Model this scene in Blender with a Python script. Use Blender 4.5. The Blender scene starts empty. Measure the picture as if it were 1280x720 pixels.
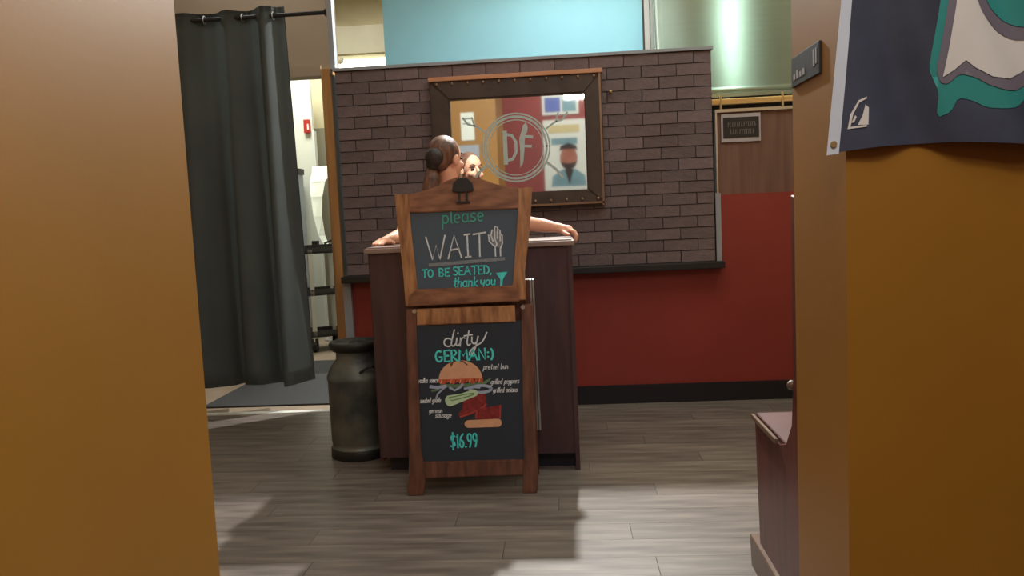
import bpy, bmesh, math, random
from mathutils import Vector, Matrix, Euler
random.seed(4)
R = math.radians
S = bpy.context.scene
COL = S.collection

# ------------------------------------------------------------------ camera
cd = bpy.data.cameras.new('camera'); cam = bpy.data.objects.new('camera', cd); COL.objects.link(cam)
cd.sensor_width = 36.0; cd.lens = 1000.0 / 1280.0 * 36.0; cd.clip_start = 0.05
cam.matrix_world = (Matrix.Translation((0, 0, 1.2)) @ Matrix.Rotation(R(3.88), 4, 'Z')
                    @ Matrix.Rotation(R(90 - 5.05), 4, 'X') @ Matrix.Rotation(R(-2.62), 4, 'Z'))
S.camera = cam
# ------------------------------------------------------------------ world, lights, exposure
w = bpy.data.worlds.new('world'); S.world = w; w.use_nodes = True
w.node_tree.nodes['Background'].inputs[0].default_value = (0.75, 0.82, 0.9, 1)
w.node_tree.nodes['Background'].inputs[1].default_value = 0.15
S.view_settings.view_transform = 'Standard'; S.view_settings.look = 'None'
S.view_settings.gamma = 1.0; S.view_settings.use_curve_mapping = False
S.view_settings.exposure = 0.38

def area(name, loc, size, sy, power, color, rot=(0, 0, 0)):
    l = bpy.data.lights.new(name, 'AREA'); l.shape = 'RECTANGLE'; l.size = size; l.size_y = sy
    l.energy = power; l.color = color
    o = bpy.data.objects.new(name, l); o.location = loc; o.rotation_euler = rot; COL.objects.link(o)
    return o
area('kitchen_key_light', (0.14, 6.2, 3.85), 0.10, 0.10, 225, (1.0, 1.0, 0.98), (R(-57), 0, 0))
area('foyer_tube_light', (2.16, 2.6, 3.93), 0.06, 3.3, 26, (0.78, 1.0, 0.88), (0, 0, R(10.3)))
area('kitchen_green_fill', (1.0, 5.7, 3.92), 0.3, 0.9, 7, (0.72, 1.0, 0.84))  # added weak fill for a green kitchen ambience, no actual tube
area('dining_ceiling_light', (0.3, 0.0, 3.7), 1.6, 1.6, 18, (1.0, 0.98, 0.94))
area('rear_dining_light', (0.3, -1.6, 3.8), 1.5, 0.8, 28, (1.0, 0.95, 0.92))
area('doorway_fill_light', (0.32, 0.55, 2.55), 0.5, 0.3, 10, (1.0, 0.97, 0.9))  # added unseen fill: brightens wall tops and the right wall, no actual pendant
area('foyer_ceiling_light', (0.1, 3.3, 3.85), 2.6, 1.6, 26, (0.95, 1.0, 1.0))
area('vestibule_light', (-2.4, 5.75, 3.7), 0.8, 0.5, 7, (0.95, 0.98, 1.0))
area('back_room_light', (-2.6, 7.5, 3.6), 0.9, 0.7, 60, (0.95, 1.0, 0.93))
area('far_kitchen_light', (-2.0, 8.2, 3.8), 1.2, 0.6, 20, (1.0, 0.96, 0.86))

# ------------------------------------------------------------------ materials
def s2l(c):
    return tuple(((v / 255) / 12.92 if v / 255 <= 0.04045 else ((v / 255 + 0.055) / 1.055) ** 2.4) for v in c)
def mat(name, rgb, rough=0.6, metal=0.0, var=0.12, scale=6.0, stretch=(1, 1, 1), bump=0.05, bscale=None, rgb2=None, emit=0, spec=0.5, coord='Object', aniso=0):
    m = bpy.data.materials.new(name); m.use_nodes = True
    nt = m.node_tree; N = nt.nodes; L = nt.links; b = N['Principled BSDF']
    c = s2l(rgb); c2 = s2l(rgb2) if rgb2 else tuple(v * (1 - 2.2 * var) for v in c)
    tc = N.new('ShaderNodeTexCoord'); mp = N.new('ShaderNodeMapping'); mp.inputs['Scale'].default_value = stretch
    L.new(tc.outputs[coord], mp.inputs[0])
    n = N.new('ShaderNodeTexNoise'); n.inputs['Scale'].default_value = scale; n.inputs['Detail'].default_value = 5
    L.new(mp.outputs[0], n.inputs[0])
    r = N.new('ShaderNodeValToRGB'); r.color_ramp.elements[0].position = 0.32; r.color_ramp.elements[1].position = 0.68
    r.color_ramp.elements[0].color = (*c2, 1); r.color_ramp.elements[1].color = (*c, 1)
    L.new(n.outputs[0], r.inputs[0]); L.new(r.outputs[0], b.inputs['Base Color'])
    b.inputs['Roughness'].default_value = rough; b.inputs['Metallic'].default_value = metal
    b.inputs['Specular IOR Level'].default_value = spec
    if aniso: b.inputs['Anisotropic'].default_value = aniso
    if bump:
        n2 = N.new('ShaderNodeTexNoise'); n2.inputs['Scale'].default_value = bscale or scale * 4
        L.new(mp.outputs[0], n2.inputs[0])
        bp = N.new('ShaderNodeBump'); bp.inputs['Strength'].default_value = bump; bp.inputs['Distance'].default_value = 0.01
        L.new(n2.outputs[0], bp.inputs['Height']); L.new(bp.outputs[0], b.inputs['Normal'])
    if emit:
        b.inputs['Emission Color'].default_value = (*c, 1); b.inputs['Emission Strength'].default_value = emit
    return m
def randomised(m, amt):
    """each separate piece (plank, brick) gets its own slight tone"""
    nt = m.node_tree; N = nt.nodes; L = nt.links; b = N['Principled BSDF']
    src = b.inputs['Base Color'].links[0].from_socket
    oi = N.new('ShaderNodeObjectInfo'); mr = N.new('ShaderNodeMapRange')
    mr.inputs['To Min'].default_value = 1 - amt; mr.inputs['To Max'].default_value = 1 + amt
    L.new(oi.outputs['Random'], mr.inputs['Value'])
    hsv = N.new('ShaderNodeHueSaturation'); L.new(mr.outputs[0], hsv.inputs['Value']); L.new(src, hsv.inputs['Color'])
    L.new(hsv.outputs[0], b.inputs['Base Color'])
    return m
M = {}
M['mustard'] = mat('mustard_paint', (154, 104, 22), 0.5, var=0.05, scale=1.5, bump=0.012, bscale=90)
M['jamb'] = mat('mustard_jamb_paint', (166, 120, 42), 0.5, var=0.04, scale=2, bump=0.04, bscale=90)
M['red'] = mat('red_paint', (142, 50, 41), 0.55, var=0.06, scale=2, bump=0.03, bscale=80)
M['black_base'] = mat('black_vinyl', (26, 24, 30), 0.45)
M['black'] = mat('black_paint', (28, 28, 31), 0.5)
M['brick'] = randomised(mat('brick_face', (112, 97, 98), 0.85, var=0.09, scale=14, bump=0.35, bscale=60), 0.2)
M['mortar'] = mat('dark_mortar', (84, 74, 75), 0.95, bump=0.3, scale=30)
M['plank'] = randomised(mat('vinyl_plank', (134, 124, 115), 0.42, rgb2=(92, 83, 76), scale=3.2, stretch=(0.8, 7, 1), bump=0.06, bscale=12, coord='Generated' if False else 'Object'), 0.12)
M['floor'] = mat('floor_base', (96, 84, 74), 0.6, scale=4, stretch=(0.6, 8, 1))
M['seam'] = mat('seam_dark', (50, 42, 36), 0.8)
M['tile'] = mat('beige_floor', (150, 132, 112), 0.5, scale=5)
M['mat'] = mat('rubber_mat', (58, 58, 58), 0.95, scale=60, bump=0.4)
M['silver'] = mat('aluminium', (198, 200, 200), 0.35, 0.8, var=0.03)
M['white'] = mat('white_paint', (214, 214, 208), 0.6, var=0.03)
M['bluewhite'] = mat('pale_grey_trim', (150, 156, 164), 0.55, var=0.05)
M['tan'] = mat('tan_wall', (146, 128, 106), 0.7, var=0.05, scale=2, bump=0.03)
M['backwhite'] = mat('back_room_white', (214, 216, 202), 0.6, var=0.03, scale=2)
M['cream'] = mat('cream_paint', (206, 196, 160), 0.7, var=0.04)
M['beam'] = mat('grey_olive_beam', (138, 132, 112), 0.7, var=0.04)
M['goldwood'] = mat('golden_wood', (176, 130, 80), 0.45, var=0.14, scale=4, stretch=(10, 10, 0.8))
M['blue'] = mat('pale_blue_backdrop', (126, 178, 196), 0.4, var=0.03, scale=1.2, bump=0)
M['steel'] = mat('brushed_steel', (150, 166, 156), 0.33, 1.0, var=0.03, scale=3, stretch=(0.6, 20, 20), bump=0.02, bscale=10)
M['darksteel'] = mat('dark_kitchen', (54, 50, 48), 0.6, 0.2)
M['brass'] = mat('brass', (206, 178, 122), 0.35, 0.7, var=0.06)
M['laminate'] = mat('brown_laminate', (120, 88, 76), 0.5, rgb2=(100, 72, 62), scale=3, stretch=(9, 9, 0.6), bump=0.03)
M['podium'] = mat('podium_laminate', (80, 56, 58), 0.5, rgb2=(64, 44, 46), scale=4, stretch=(6, 6, 0.7), bump=0.03)
M['podium_top'] = mat('podium_lit_top', (150, 130, 122), 0.4)  # light falling on the stand's top is put into this paler colour
M['navy'] = mat('toe_kick_navy', (26, 27, 40), 0.5)
M['wood_dark'] = mat('sign_wood_dark', (118, 78, 62), 0.5, rgb2=(70, 46, 38), scale=5, stretch=(8, 8, 1.2), bump=0.08)
M['wood_red'] = mat('sign_wood_red', (156, 110, 82), 0.45, rgb2=(108, 70, 52), scale=5, stretch=(2.0, 8, 7), bump=0.06)
M['wood_tan'] = mat('sign_wood_tan', (186, 138, 94), 0.45, rgb2=(126, 84, 54), scale=5, stretch=(8, 8, 1.4), bump=0.06)
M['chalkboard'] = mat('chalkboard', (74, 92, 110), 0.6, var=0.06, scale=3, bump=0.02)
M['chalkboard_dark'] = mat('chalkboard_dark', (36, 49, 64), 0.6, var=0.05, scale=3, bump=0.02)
M['chalk_w'] = mat('white_chalk', (228, 240, 250), 0.9, var=0.1, scale=80)
M['chalk_line'] = mat('grey_chalk', (136, 146, 158), 0.9, var=0.1, scale=80)
M['chalk_t'] = mat('teal_chalk', (86, 240, 242), 0.9, var=0.1, scale=80)
M['chalk_g'] = mat('green_teal_chalk', (84, 184, 170), 0.9, var=0.1, scale=80)
M['bun'] = mat('bun_chalk', (222, 172, 138), 0.9, var=0.05, scale=40)
M['sauce'] = mat('orange_chalk', (206, 96, 62), 0.9, var=0.1, scale=60)
M['lettuce'] = mat('green_chalk', (104, 140, 104), 0.9)
M['onion'] = mat('lilac_chalk', (176, 192, 222), 0.9)
M['pickle'] = mat('pickle_chalk', (206, 240, 204), 0.9)
M['pickle2'] = mat('pickle_line_chalk', (106, 160, 86), 0.9)
M['meat'] = mat('meat_chalk', (150, 54, 54), 0.9, rgb2=(112, 38, 40), scale=60)
M['meat2'] = mat('meat_edge_chalk', (190, 76, 70), 0.9)
M['buncrack'] = mat('bun_crack_chalk', (110, 78, 66), 0.9)
M['curtain'] = mat('slate_curtain', (106, 113, 112), 0.85, var=0.07, scale=3, bump=0.1, bscale=200)
M['can'] = mat('aged_can_metal', (124, 128, 118), 0.5, 0.3, rgb2=(74, 82, 84), scale=7, bump=0.12, bscale=30)
M['can_dark'] = mat('dark_can_metal', (56, 56, 54), 0.5, 0.5)
M['frame'] = mat('mirror_frame', (70, 56, 48), 0.5, rgb2=(52, 42, 36), scale=8, bump=0.1)
M['frame_lit'] = mat('frame_lit_tan_lip', (196, 140, 104), 0.45, var=0.06)  # tan wood, lightened to paint in the light caught along the frame top
M['bead'] = mat('bead_bronze', (140, 112, 88), 0.35, 0.5)
M['etch'] = mat('etched_glass', (176, 192, 190), 0.7, var=0.03, bump=0)
M['bench'] = mat('bench_wood', (106, 50, 36), 0.4, rgb2=(76, 34, 25), scale=4, stretch=(6, 6, 0.8), bump=0.03)
M['bench_seat'] = mat('bench_seat', (92, 50, 42), 0.5, rgb2=(74, 40, 34), scale=4)
M['bench_trim'] = mat('bench_trim', (118, 92, 74), 0.4)
M['cart'] = mat('cart_plastic', (62, 62, 60), 0.6)
M['dishes'] = mat('cart_items', (190, 184, 160), 0.5)
M['alarm'] = mat('alarm_red', (176, 40, 34), 0.4)
M['flag'] = mat('charcoal_flag', (62, 66, 84), 0.7, rgb2=(46, 48, 62), scale=5, bump=0.05, bscale=300)
M['flag_hoist'] = mat('flag_hoist', (206, 212, 222), 0.8, var=0.04)
M['flag_teal'] = mat('flag_teal', (42, 138, 130), 0.7, var=0.05)
M['flag_white'] = mat('flag_white', (216, 210, 202), 0.7, var=0.03)
M['flag_grey'] = mat('flag_grey', (112, 104, 114), 0.7, var=0.04)
M['skin'] = mat('skin', (226, 166, 138), 0.55, var=0.05, scale=12, bump=0.02)
M['hair'] = mat('brown_hair', (124, 82, 58), 0.5, rgb2=(62, 42, 34), scale=9, stretch=(6, 6, 1.2), bump=0.25, bscale=40)
M['hair_dark'] = mat('dark_hair_bun', (46, 36, 34), 0.5, scale=20, bump=0.25, bscale=60)
M['eye'] = mat('eye_dark', (30, 22, 20), 0.3)
M['lip'] = mat('lips', (176, 92, 84), 0.5)
M['shirt'] = mat('black_shirt', (34, 34, 38), 0.85)
M['trouser'] = mat('dark_trousers', (38, 42, 54), 0.85)
M['paper'] = mat('paper', (222, 224, 212), 0.8, var=0.02)
M['paper_yellow'] = mat('cream_print', (206, 190, 140), 0.8, var=0.04)
M['print_dark'] = mat('print_dark', (62, 48, 46), 0.8)
M['print_skin'] = mat('print_skin', (176, 112, 92), 0.8)
M['print_blue'] = mat('print_blue', (98, 112, 176), 0.7)
M['print_teal'] = mat('print_teal', (120, 156, 164), 0.7)
M['sign_black'] = mat('sign_black', (36, 34, 34), 0.5)
M['sign_grey'] = mat('sign_grey_text', (120, 112, 112), 0.6)
M['sign_border'] = mat('sign_border', (184, 178, 182), 0.5)
M['lampwhite'] = mat('lit_tube', (255, 250, 238), 0.5, var=0, emit=4.5, bump=0)
_n = M['steel'].node_tree; _b = _n.nodes['Principled BSDF']; _t = _n.nodes.new('ShaderNodeTangent'); _t.direction_type = 'RADIAL'; _t.axis = 'Z'
_n.links.new(_t.outputs[0], _b.inputs['Tangent']); _b.inputs['Anisotropic'].default_value = 0.75; _b.inputs['Anisotropic Rotation'].default_value = 0.25; _b.inputs['Roughness'].default_value = 0.24
mm = bpy.data.materials.new('mirror_glass'); mm.use_nodes = True
b = mm.node_tree.nodes['Principled BSDF']; b.inputs['Metallic'].default_value = 1
b.inputs['Base Color'].default_value = (0.8, 0.82, 0.8, 1); b.inputs['Roughness'].default_value = 0.03
M['mirror'] = mm

# ------------------------------------------------------------------ helpers
def link(name, me, m, parent=None, loc=None, kind=None):
    o = bpy.data.objects.new(name, me); COL.objects.link(o)
    if m is not None and not me.materials:
        for k in (m if isinstance(m, (list, tuple)) else [m]): me.materials.append(M[k])
    if parent is not None:
        o.parent = parent
        if loc is None and parent.type == 'EMPTY' : loc = -parent.location
    if loc is not None: o.location = loc
    if kind: o['kind'] = kind
    return o
def tag(o, label, cat, group=None):
    o['label'] = label; o['category'] = cat
    if group: o['group'] = group
    return o
def thing(name, loc, label, cat, group=None):
    o = bpy.data.objects.new(name, None); COL.objects.link(o); o.location = loc; o.empty_display_size = 0.1
    return tag(o, label, cat, group)
def done(bm, name='m', smooth=False):
    bm.normal_update(); bmesh.ops.recalc_face_normals(bm, faces=bm.faces)
    me = bpy.data.meshes.new(name); bm.to_mesh(me); bm.free()
    if smooth:
        for p in me.polygons: p.use_smooth = True
    return me
def add_box(bm, x0, x1, y0, y1, z0, z1, bev=0.0, mi=0, mtx=None):
    r = bmesh.ops.create_cube(bm, size=1)
    vs = r['verts']
    for v in vs:
        v.co = Vector(((x0 + x1) / 2 + v.co.x * (x1 - x0), (y0 + y1) / 2 + v.co.y * (y1 - y0), (z0 + z1) / 2 + v.co.z * (z1 - z0)))
    fs = list({f for v in vs for f in v.link_faces})
    for f in fs: f.material_index = mi
    if bev:
        es = list({e for v in vs for e in v.link_edges})
        r = bmesh.ops.bevel(bm, geom=es, offset=bev, segments=2, affect='EDGES', profile=0.7)
        vs = list({v for f in r['faces'] for v in f.verts} | {v for v in vs if v.is_valid})
    if mtx is not None:
        for v in vs: v.co = mtx @ v.co
    return vs
def box(name, x0, x1, y0, y1, z0, z1, m, parent=None, bev=0.0, kind=None, mtx=None):
    bm = bmesh.new(); add_box(bm, x0, x1, y0, y1, z0, z1, bev, mtx=mtx)
    return link(name, done(bm, name), m, parent, kind=kind)
def cyl(bm, a, b, r, r2=None, n=16, mi=0):
    a = Vector(a); b = Vector(b); d = b - a
    rot = d.to_track_quat('Z', 'Y').to_matrix().to_4x4()
    res = bmesh.ops.create_cone(bm, cap_ends=True, segments=n, radius1=r, radius2=r if r2 is None else r2, depth=d.length,
                                matrix=Matrix.Translation((a + b) / 2) @ rot)
    for v in res['verts']:
        for f in v.link_faces: f.material_index = mi
def ball(bm, c, rx, ry=None, rz=None, u=16, v=10, rot=None):
    m = Matrix.Translation(c)
    if rot is not None: m = m @ rot
    m = m @ Matrix.Diagonal((rx, ry or rx, rz or rx, 1))
    bmesh.ops.create_uvsphere(bm, u_segments=u, v_segments=v, radius=1, matrix=m)
def lathe(bm, prof, cx, cy, n=40, mi=0):
    rings = []
    for r, z in prof:
        rings.append([bm.verts.new((cx + r * math.cos(2 * math.pi * k / n), cy + r * math.sin(2 * math.pi * k / n), z)) for k in range(n)])
    for a, b in zip(rings, rings[1:]):
        for k in range(n):
            f = bm.faces.new((a[k], a[(k + 1) % n], b[(k + 1) % n], b[k])); f.material_index = mi; f.smooth = True
    bm.faces.new(rings[0]); bm.faces.new(rings[-1])

class Plane:
    """a flat board: (x, z) in it -> world; y = y0 + k*z ; off moves towards the viewer"""
    def __init__(s, y0, k=0.0): s.y0 = y0; s.k = k
    def __call__(s, x, z, off=0.0): return Vector((x, s.y0 + s.k * z - off, z))
def prism(bm, P, pts, front, back, mi=0, bev=0):
    """polygon pts (x,z) on plane P from offset front to offset back"""
    a = [bm.verts.new(P(x, z, front)) for x, z in pts]; b = [bm.verts.new(P(x, z, back)) for x, z in pts]
    fs = [bm.faces.new(a), bm.faces.new(list(reversed(b)))]
    n = len(pts)
    for k in range(n): fs.append(bm.faces.new((a[k], b[k], b[(k + 1) % n], a[(k + 1) % n])))
    for f in fs: f.material_index = mi
    if bev: bmesh.ops.bevel(bm, geom=list(fs[0].edges), offset=bev, segments=2, affect='EDGES')
def patch(bm, P, pts, off, mi=0):
    f = bm.faces.new([bm.verts.new(P(x, z, off)) for x, z in pts]); f.material_index = mi
    return f
def ribbon(bm, P, pts, width, off, mi=0):
    pts = [Vector(p) for p in pts]; n = len(pts); L = []
    for i in range(n):
        d = (pts[min(i + 1, n - 1)] - pts[max(i - 1, 0)])
        if d.length < 1e-7: d = Vector((1, 0))
        d.normalize(); q = Vector((-d.y, d.x)) * width / 2
        ext = d * width * 0.3 * (1 if i == n - 1 else -1 if i == 0 else 0)
        L.append((bm.verts.new(P(*(pts[i] + q + ext), off)), bm.verts.new(P(*(pts[i] - q + ext), off))))
    for a, b in zip(L, L[1:]):
        f = bm.faces.new((a[0], a[1], b[1], b[0])); f.material_index = mi
def arc(cx, cy, rx, ry, a0, a1, n=8):
    return [(cx + rx * math.cos(R(a0 + (a1 - a0) * k / n)), cy + ry * math.sin(R(a0 + (a1 - a0) * k / n))) for k in range(n + 1)]
# hand-lettered stroke alphabet: (advance, strokes); baseline 0, x-height .6, capitals 1
G = {
 'a': (.55, [arc(.25, .3, .2, .3, 40, 330), [(.43, .6), (.43, .1), (.5, 0)]]),
 'b': (.55, [[(.08, 1), (.08, 0)], arc(.26, .3, .18, .28, 150, -150)]),
 'c': (.5, [arc(.26, .3, .2, .3, 50, 310)]),
 'd': (.55, [arc(.25, .3, .2, .3, 40, 330), [(.44, 1), (.44, 0)]]),
 'e': (.55, [[(.08, .3), (.42, .34)] + arc(.26, .3, .19, .3, 10, 300)]),
 'f': (.4, [[(.4, .9), (.3, 1), (.18, .85), (.18, 0)], [(.04, .55), (.34, .58)]]),
 'g': (.55, [arc(.25, .3, .19, .28, 40, 330), [(.43, .6), (.43, -.2), (.28, -.36), (.1, -.25)]]),
 'h': (.55, [[(.1, 1), (.08, 0)], [(.09, .3), (.2, .55), (.36, .55), (.42, .4), (.42, 0)]]),
 'i': (.25, [[(.12, .58), (.12, 0)], [(.12, .76), (.13, .82)]]),
 'k': (.5, [[(.08, 1), (.08, 0)], [(.4, .6), (.1, .28), (.44, 0)]]),
 'l': (.25, [[(.12, 1), (.12, .05), (.18, 0)]]),
 'm': (.75, [[(.08, .6), (.08, 0)], [(.08, .4), (.2, .58), (.33, .5), (.34, 0)], [(.34, .4), (.46, .58), (.6, .5), (.62, 0)]]),
 'n': (.55, [[(.08, .6), (.08, 0)], [(.08, .38), (.2, .58), (.38, .54), (.42, .35), (.42, 0)]]),
 'o': (.55, [arc(.26, .3, .2, .3, 90, 450, 10)]),
 'p': (.55, [[(.1, .6), (.05, -.38)], arc(.27, .3, .19, .28, 150, -150)]),
 'r': (.42, [[(.08, .6), (.08, 0)], [(.08, .36), (.2, .56), (.36, .55)]]),
 's': (.48, [[(.4, .54), (.24, .61), (.1, .5), (.14, .36), (.36, .26), (.4, .12), (.24, 0), (.06, .07)]]),
 't': (.4, [[(.2, .95), (.19, .1), (.3, 0)], [(.04, .62), (.36, .65)]]),
 'u': (.55, [[(.08, .6), (.08, .15), (.2, 0), (.34, .06), (.43, .25)], [(.43, .6), (.43, 0)]]),
 'v': (.5, [[(.05, .6), (.24, 0), (.44, .6)]]),
 'y': (.52, [[(.06, .6), (.1, .2), (.24, .1), (.42, .3)], [(.45, .6), (.38, -.2), (.2, -.38), (.06, -.25)]]),
 'z': (.48, [[(.06, .58), (.42, .6), (.08, .02), (.44, 0)]]),
 'W': (1.15, [[(.0, 1), (.32, 0), (.55, .62), (.72, 0), (1.05, 1.02)]]),
 'A': (.85, [[(.03, 0), (.4, 1), (.76, 0)], [(.18, .36), (.64, .4)]]),
 'I': (.55, [[(.26, 1), (.27, 0)], [(.1, .98), (.42, 1.0)], [(.12, 0), (.42, .02)]]),
 'T': (.75, [[(.38, 1), (.36, 0)], [(.04, .97), (.72, 1.02)]]),
 'O': (.8, [arc(.38, .5, .32, .48, 90, 450, 12)]),
 'B': (.7, [[(.1, 1), (.1, 0), (.45, .04), (.58, .25), (.42, .5), (.12, .52), (.4, .56), (.52, .78), (.38, .98), (.1, 1)]]),
 'E': (.65, [[(.55, 1), (.1, .98), (.1, 0), (.56, .02)], [(.1, .5), (.46, .52)]]),
 'S': (.65, [[(.54, .88), (.34, 1), (.12, .86), (.14, .62), (.46, .44), (.56, .22), (.34, 0), (.08, .1)]]),
 'D': (.75, [[(.1, 1), (.1, 0), (.4, .04), (.64, .3), (.62, .7), (.38, .96), (.1, 1)]]),
 'G': (.8, [arc(.4, .5, .32, .48, 60, 320, 10) + [(.66, .42), (.42, .42)]]),
 'R': (.72, [[(.1, 0), (.1, 1), (.42, .96), (.54, .76), (.4, .54), (.12, .5), (.6, 0)]]),
 'M': (.95, [[(.06, 0), (.14, 1), (.46, .4), (.76, 1), (.84, 0)]]),
 'N': (.8, [[(.1, 0), (.1, 1), (.64, 0), (.64, 1)]]),
 'F': (.62, [[(.55, 1), (.1, .98), (.1, 0)], [(.1, .52), (.44, .54)]]),
 '1': (.35, [[(.06, .8), (.2, 1), (.2, 0)]]),
 '6': (.6, [[(.46, .98), (.2, .75), (.08, .3)] + arc(.28, .26, .2, .26, 160, -200, 10)]),
 '9': (.6, [arc(.28, .7, .2, .27, 0, 360, 10), [(.48, .7), (.42, .3), (.3, 0)]]),
 '$': (.62, [[(.5, .84), (.3, .95), (.1, .8), (.14, .6), (.44, .42), (.52, .22), (.3, .05), (.06, .15)], [(.3, 1.12), (.3, -.12)]]),
 '.': (.25, [[(.1, .02), (.13, .05)]]), ',': (.25, [[(.12, .06), (.06, -.12)]]),
 ':': (.3, [[(.12, .6), (.13, .66)], [(.12, .2), (.13, .26)]]), ')': (.4, [arc(-.1, .45, .36, .6, 55, -55)]),
 ' ': (.42, []),
}
def write(name, P, text, x, z, height, width_total, m, parent, stroke=None, off=0.0022, slope=0.0, slant=0.0):
    tot = sum(G[c][0] for c in text); sx = width_total / tot
    bm = bmesh.new(); cx = 0
    st = stroke or height * 0.1
    for c in text:
        adv, strokes = G[c]
        for s in strokes:
            pts = []
            for u, v in s:
                X = (cx + u) * sx + v * height * slant
                pts.append((x + X, z + v * height + slope * X))
            ribbon(bm, P, pts, st, off)
        cx += adv
    return link(name, done(bm), m, parent)

# ------------------------------------------------------------------ setting
def struct(name, *a, **k):
    o = box(name, *a, **k); o['kind'] = 'structure'; return o
floor = struct('floor', -3.2, 2.5, -2.8, 5.0, -0.12, -0.007, 'seam')
floor2 = struct('floor_vestibule', -3.2, 2.5, 5.0, 9.6, -0.12, 0.0, 'tile')
pw, pl = 0.152, 1.22
def plank_mesh(L, seed):
    bm = bmesh.new(); add_box(bm, 0.0009, L - 0.0009, 0.0007, pw - 0.0007, -0.007, 0.0)
    return done(bm, 'plank')
full = {}
y = 5.0 - pw; row = 0
while y > 0.9:
    x = -3.2 - [0, .47, .9, .23, .68][row % 5] * 1.0 - random.uniform(0, .2)
    while x < 2.5:
        a = max(x, -3.2); e = min(x + pl, 2.5)
        if e - a > 0.05:
            key = round(e - a, 3)
            me = full.get(key) or plank_mesh(e - a, 0); full[key] = me
            link('plank', me, 'plank', floor, loc=(a, y, 0))
        x += pl
    y -= pw; row += 1
bm = bmesh.new(); add_box(bm, -3.2, 2.5, -2.8, y + pw - .001, -0.007, 0.0)
o = link('plank_field', done(bm), 'floor', floor); o['kind'] = 'stuff'

# partition: red lower wall, brick face above it
wb = struct('wall_back', -1.36, 0.94, 5.0, 5.15, 0.0, 0.875, 'red')
struct('wall_back_right', 0.94, 2.5, 5.0, 5.15, 0.0, 1.279, 'red')
struct('baseboard_back', -1.36, 2.5, 4.985, 5.0, 0.0, 0.117, 'black_base')
wp = struct('wall_brick', -1.38, 0.925, 4.9965, 5.14, 0.875, 2.15, 'mortar')
BZ, BX = 0.0706, 0.2095
meshes = {}
def brick_mesh(L):
    k = round(L, 3)
    if k not in meshes:
        meshes[k] = []
        for v in range(3 if L > 0.2 else 1):
            bm = bmesh.new(); add_box(bm, -L / 2 + .003, L / 2 - .003, -0.011, 0.011, -BZ / 2 + .0026, BZ / 2 - .0026)
            for q in bm.verts: q.co += Vector((random.uniform(-.0012, .0012), random.uniform(-.002, .001) if q.co.y < 0 else 0, random.uniform(-.001, .001)))
            meshes[k].append(done(bm, 'brick'))
    return random.choice(meshes[k])
for r in range(18):
    z = 0.876 + BZ * (r + .5); x = -1.38 - (BX / 2 if r % 2 else 0)
    while x < 0.925:
        a = max(x, -1.38); e = min(x + BX, 0.925)
        if e - a > 0.03:
            link('brick', brick_mesh(e - a), 'brick', wp, loc=((a + e) / 2, 5.001 - random.uniform(0, .003), z))
        x += BX
struct('trim_1', -1.39, 0.935, 4.975, 5.15, 2.15, 2.168, 'bluewhite')                     # cap of the brick wall
o = tag(box('wall_ledge', -1.40, 0.966, 4.90, 5.02, 0.835, 0.876, 'black', bev=0.006), 'black ledge running along the foot of the brick facing above the red wall', 'ledge')
struct('trim_2', -1.41, -1.36, 4.97, 5.15, 0.0, 0.835, 'bluewhite')
struct('trim_3', -1.455, -1.41, 4.99, 5.15, 0.0, 2.17, 'goldwood')
struct('trim_4', -1.41, -1.378, 5.0, 5.06, 2.168, 4.0, 'bluewhite')
struct('trim_5', 0.932, 0.963, 4.985, 5.0, 0.876, 1.29, 'bluewhite')
struct('trim_6', -3.2, -1.46, 4.99, 5.045, 0.0, 0.006, 'white')                            # threshold strip
# right part: laminate screen over the red wall
scr = thing('counter_screen', (1.7, 5.05, 1.279), 'brown laminate screen panel with aluminium cap above the red wall', 'panel')
box('panel_board', 0.955, 2.5, 5.02, 5.06, 1.279, 1.775, 'laminate', scr)
box('top_cap', 0.955, 2.5, 5.0, 5.08, 1.775, 1.793, 'silver', scr)
box('edge_strip', 0.945, 0.955, 5.005, 5.06, 1.279, 1.793, 'silver', scr)
rl = thing('pass_rail', (1.6, 5.2, 1.79), 'brass rail with slim posts above the laminate screen', 'rail')
box('rail_bar', 0.93, 2.5, 5.17, 5.21, 1.842, 1.878, 'brass', rl, bev=.006)
for px in (1.01, 1.39, 1.9):
    bm = bmesh.new(); cyl(bm, (px, 5.16, 1.793 if px > 1.3 else 1.70), (px, 5.16, 1.90), .0065, n=10); link('post', done(bm, smooth=False), 'brass', rl)
sg = thing('notice_plate', (1.098, 5.01, 1.595), 'small dark notice in a pale border on the laminate screen', 'sign')
box('plate', 0.980, 1.216, 5.008, 5.019, 1.594, 1.764, 'sign_border', sg, bev=.002)
box('notice_face', 0.991, 1.205, 5.005, 5.0085, 1.619, 1.742, 'sign_black', sg)
Pn = Plane(5.005)
bm = bmesh.new()
for zc, x0, x1 in ((1.70, 1.02, 1.19), (1.655, 1.035, 1.18)):
    x = x0
    while x < x1:
        wd = random.uniform(.006, .010); ribbon(bm, Pn, [(x, zc - .014), (x + .002, zc + .014)], .004, .001)
        if random.random() < .6: ribbon(bm, Pn, [(x, zc + random.choice((-.012, 0, .012))), (x + wd, zc + random.choice((-.012, 0, .012)))], .003, .001)
        x += wd + .005
link('lettering', done(bm), 'sign_grey', sg)

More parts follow.
